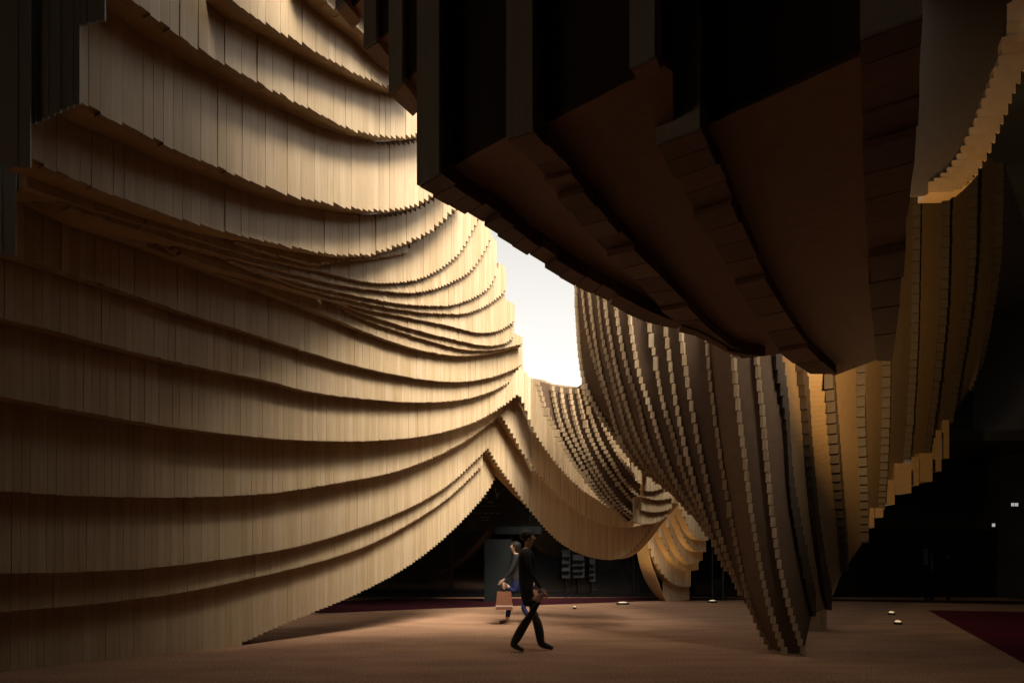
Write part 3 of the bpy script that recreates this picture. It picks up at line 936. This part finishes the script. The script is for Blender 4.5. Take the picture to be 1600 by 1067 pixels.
# warm twin spotlight hung behind the overhead mass
LP = (4.12, 7.75, 3.75)
sp = thing("hanging_spotlight", "black twin spotlight hung behind the overhead mass lighting the right drape gold", "lamp", LP)
mb = MB(); mb.abox(LP[0] - .012, LP[0] + .012, LP[1] - .012, LP[1] + .012, LP[2] + .05, 9.0); o = mb.build("hanging_rod", M_BLACKMETAL, sp)
for aim, power, cone in (((0.72, 0.66, 0.28), 120, 120), ((0.65, 0.35, 0.68), 14, 100)):
    v = Vector(aim).normalized()
    me = bpy.data.meshes.new("housing"); bm = bmesh.new()
    bmesh.ops.create_cone(bm, cap_ends=True, segments=20, radius1=.04, radius2=.06, depth=.14); bm.to_mesh(me); bm.free(); me.materials.append(M_BLACKMETAL)
    h = link(bpy.data.objects.new("housing", me)); h.parent = sp; h.location = v * .06; h.rotation_euler = v.to_track_quat('Z', 'Y').to_euler()
    ld = bpy.data.lights.new("spot", 'SPOT'); ld.energy = power; ld.color = (1.0, 0.66, 0.28); ld.spot_size = math.radians(cone); ld.spot_blend = 0.6; ld.shadow_soft_size = 0.05
    lo = link(bpy.data.objects.new("light", ld)); lo.parent = sp; lo.location = v * .2; lo.rotation_euler = v.to_track_quat('-Z', 'Y').to_euler()

# ------------------------------------------------------------------ shop-front details
def flat_box(name, px0, px1, py0, py1, Y, depth, mat, parent, neg, zmin=None):
    mb = MB()
    z0, z1 = zof(py1, Y), zof(py0, Y)
    if zmin is not None:
        z0 = zmin
    mb.abox((px0 - CX) / F * Y, (px1 - CX) / F * Y, Y, Y + depth, z0, z1)
    o = mb.build(name, mat, parent); o.location = neg
    return o


SY = FY - 0.14
sign = thing("fascia_sign", "dark fascia sign with pale emblems and rows of small print under the slat wall cusp", "sign", ((762 - CX) / F * SY, SY, zof(830, SY)))
neg_s = tuple(-c for c in sign.location)
flat_box("sign_board", 722, 800, 752, 829, SY, .035, M_DARK, sign, neg_s)


def mark(poly):
    me = bpy.data.meshes.new("emblem")
    n = len(poly)
    v = [P3(x, y, SY - .012) for x, y in poly] + [P3(x, y, SY - .002) for x, y in poly]
    f = [tuple(range(n)), tuple(range(2 * n - 1, n - 1, -1))] + [(i, n + i, n + (i + 1) % n, (i + 1) % n) for i in range(n)]
    me.from_pydata(v, [], f)
    bm = bmesh.new(); bm.from_mesh(me); bmesh.ops.recalc_face_normals(bm, faces=bm.faces); bm.to_mesh(me); bm.free()
    me.materials.append(M_MARK)
    o = bpy.data.objects.new("emblem", me); o.parent = sign; o.location = neg_s
    link(o)


mark([(755.5, 770.5), (762, 770.5), (762, 772.5), (759.6, 775), (762, 777.6), (762, 779.4), (755.5, 779.4), (755.5, 777.6), (757.9, 775), (755.5, 772.5)])
mark([(774, 761), (775, 764), (774.8, 767), (776, 769), (774, 768.4), (772, 766), (772.4, 763)])
mark([(774.2, 769.5), (777, 771), (781.5, 769.2), (778.6, 773), (777, 777.4), (774.6, 777.4), (775.2, 773)])
for y, h, xs in ((784, 1.8, [(746, 749), (750, 753), (762, 766), (767, 771)]), (790, .8, [(750, 774)]), (801, 1.5, [(734, 736), (741, 744), (749, 752), (756, 761), (764, 772), (775, 781)]),
                 (808, .9, [(750, 766)]), (812, .9, [(752, 764)])):
    for a, b in xs:
        o = flat_box("print_mark", a, b, y - h / 2, y + h / 2, SY - .012, .01, M_MARK, sign, neg_s)
flat_box("notice", 730, 745, 808, 824, SY - .012, .01, M_POSTER, sign, neg_s)

part_y = 20.2
pb = thing("partition_board", "plain grey partition board standing before the dark glazing under the slat wall", "partition", ((778 - CX) / F * part_y, part_y, 0))
negp = tuple(-c for c in pb.location)
flat_box("board", 757, 799, 842, 940, part_y, .06, M_PANEL, pb, negp, 0.03)
flat_box("base_rail", 755, 801, 935, 940, part_y - .02, .1, M_BLACKMETAL, pb, negp, 0.0)
lb = thing("ceiling_bulkhead", "grey horizontal bulkhead hung under the dark fascia near the walking people", "bulkhead", ((808 - CX) / F * 21, 21, zof(834, 21)))
negp = tuple(-c for c in lb.location)
flat_box("beam", 773, 846, 822, 834, 21, .3, M_PANEL, lb, negp)
flat_box("hanger", 790, 791, 760, 823, 21.1, .03, M_BLACKMETAL, lb, negp)
flat_box("hanger", 828, 829, 760, 823, 21.1, .03, M_BLACKMETAL, lb, negp)
# grey display boards behind the far glazing
for (a, b, c, d, lab) in [(878, 891, 858, 903, "narrow grey display board with shelves beside the dark mullion"), (895, 913, 866, 902, "wide grey display board behind a stool in the shop front"),
                          (921, 930, 873, 908, "slim pale display board beside the far glass door")]:
    t = thing("display_board", lab, "board", ((a + b) / 2 / F * 22.2 - CX / F * 22.2, 22.2, 0))
    ng = tuple(-q for q in t.location)
    flat_box("board", a, b, c, d, 22.2, .05, M_POSTER, t, ng)
    flat_box("post", (a + b) / 2 - .8, (a + b) / 2 + .8, d - 1, 935, 22.26, .04, M_BLACKMETAL, t, ng, 0.0)
    for k in range(3):
        y = c + (d - c) * (k + 1) / 4
        flat_box("shelf", a + .5, b - .5, y, y + 1.0, 22.1, .1, M_PANEL, t, ng)
# glass pedestal right of the column
gp = thing("glass_pedestal", "clear edged glass pedestal at carpet edge behind the tall drape", "pedestal", ((1122 - CX) / F * 20.8, 20.8, 0))
ng = tuple(-q for q in gp.location)
flat_box("post", 1112.5, 1114, 838, 938, 20.8, .04, M_POSTER, gp, ng, 0)
flat_box("post", 1129, 1131, 838, 938, 20.8, .04, M_POSTER, gp, ng, 0)
flat_box("pane", 1114.2, 1128.8, 905, 936, 20.81, .02, M_PANEL, gp, ng, 0.01)
# right-hand glazing rail and lamps
rr = thing("glazing_rail", "thin grey rail along the dark glazing at right above red carpet", "rail", ((1520 - CX) / F * 20.5, 20.5, zof(812, 20.5)))
ng = tuple(-q for q in rr.location)
flat_box("rail", 1440, 1640, 808.4, 810, 20.5, .05, M_PANEL, rr, ng)
for x in (1445, 1545):
    flat_box("bracket", x, x + 1.5, 809.5, 816, 20.52, .03, M_BLACKMETAL, rr, ng)
for (x, y, lab) in [(1583, 788, "small square white lamp on the rail, beside its twin"), (1589, 788, "small square white lamp on the rail, outer of the twins"), (1553, 820, "single small white lamp below the rail")]:
    Y = 20.3
    t = thing("wall_lamp", lab, "lamp", P3(x, y, Y))
    ng = tuple(-q for q in t.location)
    flat_box("lens", x - 2, x + 2, y - 2.5, y + 2.5, Y, .03, M_LAMPCOOL, t, ng)
    flat_box("housing", x - 2.6, x + 2.6, y - 3.1, y + 3.1, Y + .031, .16, M_BLACKMETAL, t, ng)
for k, (x, y0, y1, lab) in enumerate([(1449.5, 857, 882, "tallest pale painted reflection streak at right"), (1458, 862, 890, "thick pale painted reflection streak beside the tallest one"), (1484, 866, 874, "short pale painted reflection streak standing apart")]):
    Y = 20.9  # thin solids stand in for reflections in the glazing
    t = thing("reflection_streak", lab + " of the dark glazing", "glass", ((x - CX) / F * Y, Y, 0))
    ng = tuple(-q for q in t.location)
    flat_box("streak", x - .6, x + .6, y0, y1, Y, .2, M_POSTER, t, ng)
    flat_box("stem", x - .5, x + .5, y1, 935, Y + .02, .16, M_GLASSDARK, t, ng, 0.0)

# ------------------------------------------------------------------ people
def fabric(name, lo, hi, rough=0.85):
    return plain_material(name, lo, hi, rough, 40.0, spec=0.2)


M_SKIN = plain_material("skin", (0.42, 0.25, 0.17), (0.50, 0.31, 0.22), 0.55, 25.0)
M_COAT = fabric("black_coat", (0.012, 0.012, 0.013), (0.022, 0.021, 0.02))
M_TROUSER = fabric("charcoal_trousers", (0.022, 0.018, 0.014), (0.04, 0.032, 0.026))
M_SHOE = plain_material("black_leather", (0.01, 0.01, 0.01), (0.02, 0.02, 0.02), 0.35, 30.0)
M_JEANS = fabric("blue_jeans", (0.012, 0.016, 0.06), (0.024, 0.03, 0.10))
M_HAIR = fabric("dark_hair", (0.01, 0.008, 0.006), (0.02, 0.015, 0.01), 0.6)
M_BAG = fabric("terracotta_bag", (0.15, 0.06, 0.03), (0.22, 0.09, 0.05))
M_BAGBAND = fabric("pale_pink_band", (0.32, 0.22, 0.16), (0.4, 0.28, 0.21))


def skin_mesh(name, nodes, edges, root, levels=2):
    me = bpy.data.meshes.new(name)
    names = list(nodes)
    me.from_pydata([nodes[k][0] for k in names], [(names.index(a), names.index(b)) for a, b in edges], [])
    o = bpy.data.objects.new(name, me)
    link(o)
    sk = o.modifiers.new("skin", 'SKIN')
    sk.use_smooth_shade = True
    for i, k in enumerate(names):
        r = nodes[k][1]
        rx, ry = r if isinstance(r, tuple) else (r, r)
        me.skin_vertices[0].data[i].radius = (rx, ry)
        me.skin_vertices[0].data[i].use_root = (k == root)
    sb = o.modifiers.new("sub", 'SUBSURF'); sb.levels = levels; sb.render_levels = levels
    dg = bpy.context.evaluated_depsgraph_get()
    m2 = bpy.data.meshes.new_from_object(o.evaluated_get(dg))
    bpy.data.objects.remove(o)
    m2.polygons.foreach_set("use_smooth", [True] * len(m2.polygons))
    return m2


def hand_nodes(nodes, edges, key, wrist, d, side, front):
    """palm and five curled fingers hanging along d"""
    w, d = Vector(wrist), Vector(d).normalized()
    s, f = Vector(side).normalized(), Vector(front).normalized()
    nodes[key + 'palm'] = (tuple(w + d * .055), (.030, .018))
    edges.append((key + 'wr', key + 'palm'))
    nodes[key + 'kn'] = (tuple(w + d * .085), (.034, .015))
    edges.append((key + 'palm', key + 'kn'))
    for i, (off, ln) in enumerate(((-.030, .062), (-.010, .074), (.010, .078), (.030, .068))):
        p0 = w + d * .10 + f * off
        p1 = p0 + d * ln * .5 + s * .006
        p2 = p0 + d * ln * .8 + s * .022
        for j, (p, r) in enumerate(((p0, .0095), (p1, .009), (p2, .0075))):
            nodes[f'{key}f{i}{j}'] = (tuple(p), r)
        edges += [(key + 'kn', f'{key}f{i}0'), (f'{key}f{i}0', f'{key}f{i}1'), (f'{key}f{i}1', f'{key}f{i}2')]
    t0 = w + d * .045 + f * .034
    t1 = t0 + d * .03 + f * .016 + s * .008
    nodes[key + 't0'] = (tuple(t0), .011); nodes[key + 't1'] = (tuple(t1), .009)
    edges += [(key + 'palm', key + 't0'), (key + 't0', key + 't1')]


def person(label, loc, face, H, legs, arms, mats, hair_len, female=False):
    """face: +1 walks to +x, -1 to -x. legs/arms: joint offsets (forward, side, z) scaled to height H."""
    k = H / 1.75
    def J(f, s, z):
        return (f * face * k, s * k, z * k)
    sh = .175 if female else .20
    N = {'pel': (J(0, 0, .96), (.145, .105)), 'wst': (J(.0, 0, 1.10), (.125, .09)), 'chs': (J(.01, 0, 1.30), (.155, .105)), 'upc': (J(.0, 0, 1.42), (.13, .085)),
         'nck': (J(.015, 0, 1.50), .052), 'nk2': (J(.03, 0, 1.55), .052), 'jaw': (J(.045, 0, 1.60), (.062, .070)), 'hd': (J(.035, 0, 1.665), (.074, .092)), 'top': (J(.03, 0, 1.725), (.052, .066)),
         'nose': (J(.135, 0, 1.635), .012), 'nb': (J(.115, 0, 1.66), .014)}
    E = [('pel', 'wst'), ('wst', 'chs'), ('chs', 'upc'), ('upc', 'nck'), ('nck', 'nk2'), ('nk2', 'jaw'), ('jaw', 'hd'), ('hd', 'top'), ('hd', 'nb'), ('nb', 'nose')]
    for side, tag in ((1, 'a'), (-1, 'b')):
        hip, knee, ank, toe = legs[tag]
        N[tag + 'hip'] = (J(0, side * .09, .88), .095)
        N[tag + 'th'] = (J(*[(a + b) / 2 for a, b in zip((0, side * .09, .88), knee)]), .082)
        N[tag + 'kn'] = (J(*knee), .062 if female else .078)
        N[tag + 'cf'] = (J(*[a * .62 + b * .38 for a, b in zip(knee, ank)]), .058 if female else .074)
        N[tag + 'an'] = (J(*ank), .044 if female else .064)
        N[tag + 'ba'] = (J(*[(a * .45 + b * .55) for a, b in zip(ank, toe)]), (.042, .036))
        N[tag + 'toe'] = (J(*toe), (.036, .026))
        E += [('pel', tag + 'hip'), (tag + 'hip', tag + 'th'), (tag + 'th', tag + 'kn'), (tag + 'kn', tag + 'cf'), (tag + 'cf', tag + 'an'), (tag + 'an', tag + 'ba'), (tag + 'ba', tag + 'toe')]
        el, wr = arms[tag]
        N[tag + 'sh'] = (J(0, side * sh, 1.42), .062)
        N[tag + 'el'] = (J(*el), .045)
        N[tag + 'wr'] = (J(*wr), (.028, .024))
        E += [('upc', tag + 'sh'), (tag + 'sh', tag + 'el'), (tag + 'el', tag + 'wr')]
        dvec = Vector(J(*wr)) - Vector(J(*el))
        hand_nodes(N, E, tag, J(*wr), dvec, (0, -side, 0), (face, 0, .1))
    me = skin_mesh("body", N, E, 'pel')
    for m in mats:
        me.materials.append(m)       # 0 skin, 1 top, 2 trousers, 3 shoes
    wrz = {t: Vector(N[t + 'wr'][0]) for t in 'ab'}
    for p in me.polygons:
        c = p.center
        z = c.z / k
        if z < .085: mi = 3
        elif z < (.16 if female else .0) : mi = 0
        elif z > 1.50: mi = 0
        else:
            mi = 1 if z > (.93 if female else .84) else 2
            for t in 'ab':
                if (c - wrz[t]).length < .20 and c.z < wrz[t].z + .01 and abs(c.y) > .17 * k:
                    mi = 0
                elif abs(c.y) > .21 * k and z > .6:
                    mi = 1 if mi == 2 else mi
        p.material_index = mi
    o = bpy.data.objects.new("person", me)
    zmin = min(v.co.z for v in me.vertices)
    o.location = (loc[0], loc[1], -zmin + .004)
    o["label"] = label; o["category"] = "person"
    link(o)
    # hair
    hm = bpy.data.meshes.new("hair"); bm = bmesh.new()
    bmesh.ops.create_uvsphere(bm, u_segments=24, v_segments=16, radius=1)
    hc = Vector(J(.015, 0, 1.685))
    for v in bm.verts:
        x, y, z = v.co
        drop = hair_len if z < 0 and x * face < .1 else 0
        v.co = Vector((hc.x + x * .112 * k, hc.y + y * .094 * k, hc.z + z * .085 * k - (drop * (-z) if drop else 0)))
    kill = [f for f in bm.faces if (f.calc_center_median().x - hc.x) * face > .045 * k and f.calc_center_median().z < hc.z + .03 * k]
    bmesh.ops.delete(bm, geom=kill, context='FACES')
    for v in bm.verts:
        v.co += Vector((random.uniform(-.004, .004), random.uniform(-.004, .004), random.uniform(-.004, .004)))
    bm.to_mesh(hm); bm.free()
    hm.polygons.foreach_set("use_smooth", [True] * len(hm.polygons)); hm.materials.append(M_HAIR)
    h = bpy.data.objects.new("hair", hm); h.parent = o; link(h)
    for s_ in (1, -1):
        em = bpy.data.meshes.new("ear"); bm = bmesh.new(); bmesh.ops.create_uvsphere(bm, u_segments=10, v_segments=8, radius=1)
        bmesh.ops.scale(bm, verts=bm.verts, vec=(.018 * k, .008 * k, .03 * k)); bmesh.ops.translate(bm, verts=bm.verts, vec=J(.03, s_ * .078, 1.645)); bm.to_mesh(em); bm.free()
        em.materials.append(M_SKIN); e = bpy.data.objects.new("ear", em); e.parent = o; link(e)
    return o, {t: Vector(N[t + 'kn'][0]) for t in 'ab'}, {t: wrz[t] for t in 'ab'}


man, _, _ = person("person in black coat and dark trousers striding across the carpet in front of another walker", (0.21, 10.0), 1, 1.76,
                   {'a': (0, (.16, .09, .50), (.22, .10, .09), (.40, .10, .035)), 'b': (0, (.02, -.09, .50), (-.20, -.10, .10), (-.03, -.12, .035))},
                   {'a': ((-.08, .26, 1.14), (.0, .28, .90)), 'b': ((.06, -.26, 1.14), (.20, -.27, .93))}, (M_SKIN, M_COAT, M_TROUSER, M_SHOE), 0.0)
wom, _, ww = person("person in dark top and blue jeans walking with bags behind the black coated walker", (0.09, 13.9), -1, 1.66,
                    {'a': (0, (-.05, .085, .49), (-.28, .09, .11), (-.11, .09, .04)), 'b': (0, (.13, -.085, .50), (.20, -.09, .09), (.37, -.09, .03))},
                    {'a': ((-.16, .24, 1.15), (-.34, .25, .98)), 'b': ((.12, -.24, 1.14), (.26, -.25, .97))}, (M_SKIN, M_COAT, M_JEANS, M_SHOE), .10, True)


def handbag(label, loc, w, d, h):
    t = thing("handbag", label, "bag", loc)
    def taper(name, z0, z1, w0, w1, d0, mat, grow=0.0):
        mb = MB()
        mb.hexa([(-w0 / 2 - grow, -d0 / 2 - grow, z0), (w0 / 2 + grow, -d0 / 2 - grow, z0), (w0 / 2 + grow, d0 / 2 + grow, z0), (-w0 / 2 - grow, d0 / 2 + grow, z0)],
                [(-w1 / 2 - grow, -d0 * .35 - grow, z1), (w1 / 2 + grow, -d0 * .35 - grow, z1), (w1 / 2 + grow, d0 * .35 + grow, z1), (-w1 / 2 - grow, d0 * .35 + grow, z1)])
        o = mb.build(name, mat, t); o.location = (0, 0, 0)
    taper("bag_body", 0, h, w, w * .82, d, M_BAG)
    taper("pale_band", h * .16, h * .36, w * .972, w * .935, d, M_BAGBAND, .004)
    pts = []
    for i in range(13):
        a = math.pi * i / 12
        pts.append(Vector((math.cos(a) * w * .26, 0, h - .01 + math.sin(a) * .17)))
    cu = bpy.data.curves.new("strap", 'CURVE'); cu.dimensions = '3D'; cu.bevel_depth = .008
    sp_ = cu.splines.new('POLY'); sp_.points.add(len(pts) - 1)
    for q, p in zip(sp_.points, pts): q.co = (*p, 1)
    o = bpy.data.objects.new("strap", cu); link(o)
    dg = bpy.context.evaluated_depsgraph_get()
    me = bpy.data.meshes.new_from_object(o.evaluated_get(dg)); bpy.data.objects.remove(o)
    me.materials.clear(); me.materials.append(M_SHOE)
    o = bpy.data.objects.new("strap", me); o.parent = t; link(o)


for t, lab, ww_, h in (('b', "terracotta handbag with pale band in the leading hand of the blue jeans walker", .34, .36), ('a', "smaller terracotta bag with pale band in the trailing hand of blue jeans walker", .28, .28)):
    p = Vector(wom.location) + ww[t]
    handbag(lab, (p.x - .0, p.y, p.z - .10 - .15 - h), ww_, .14, h)
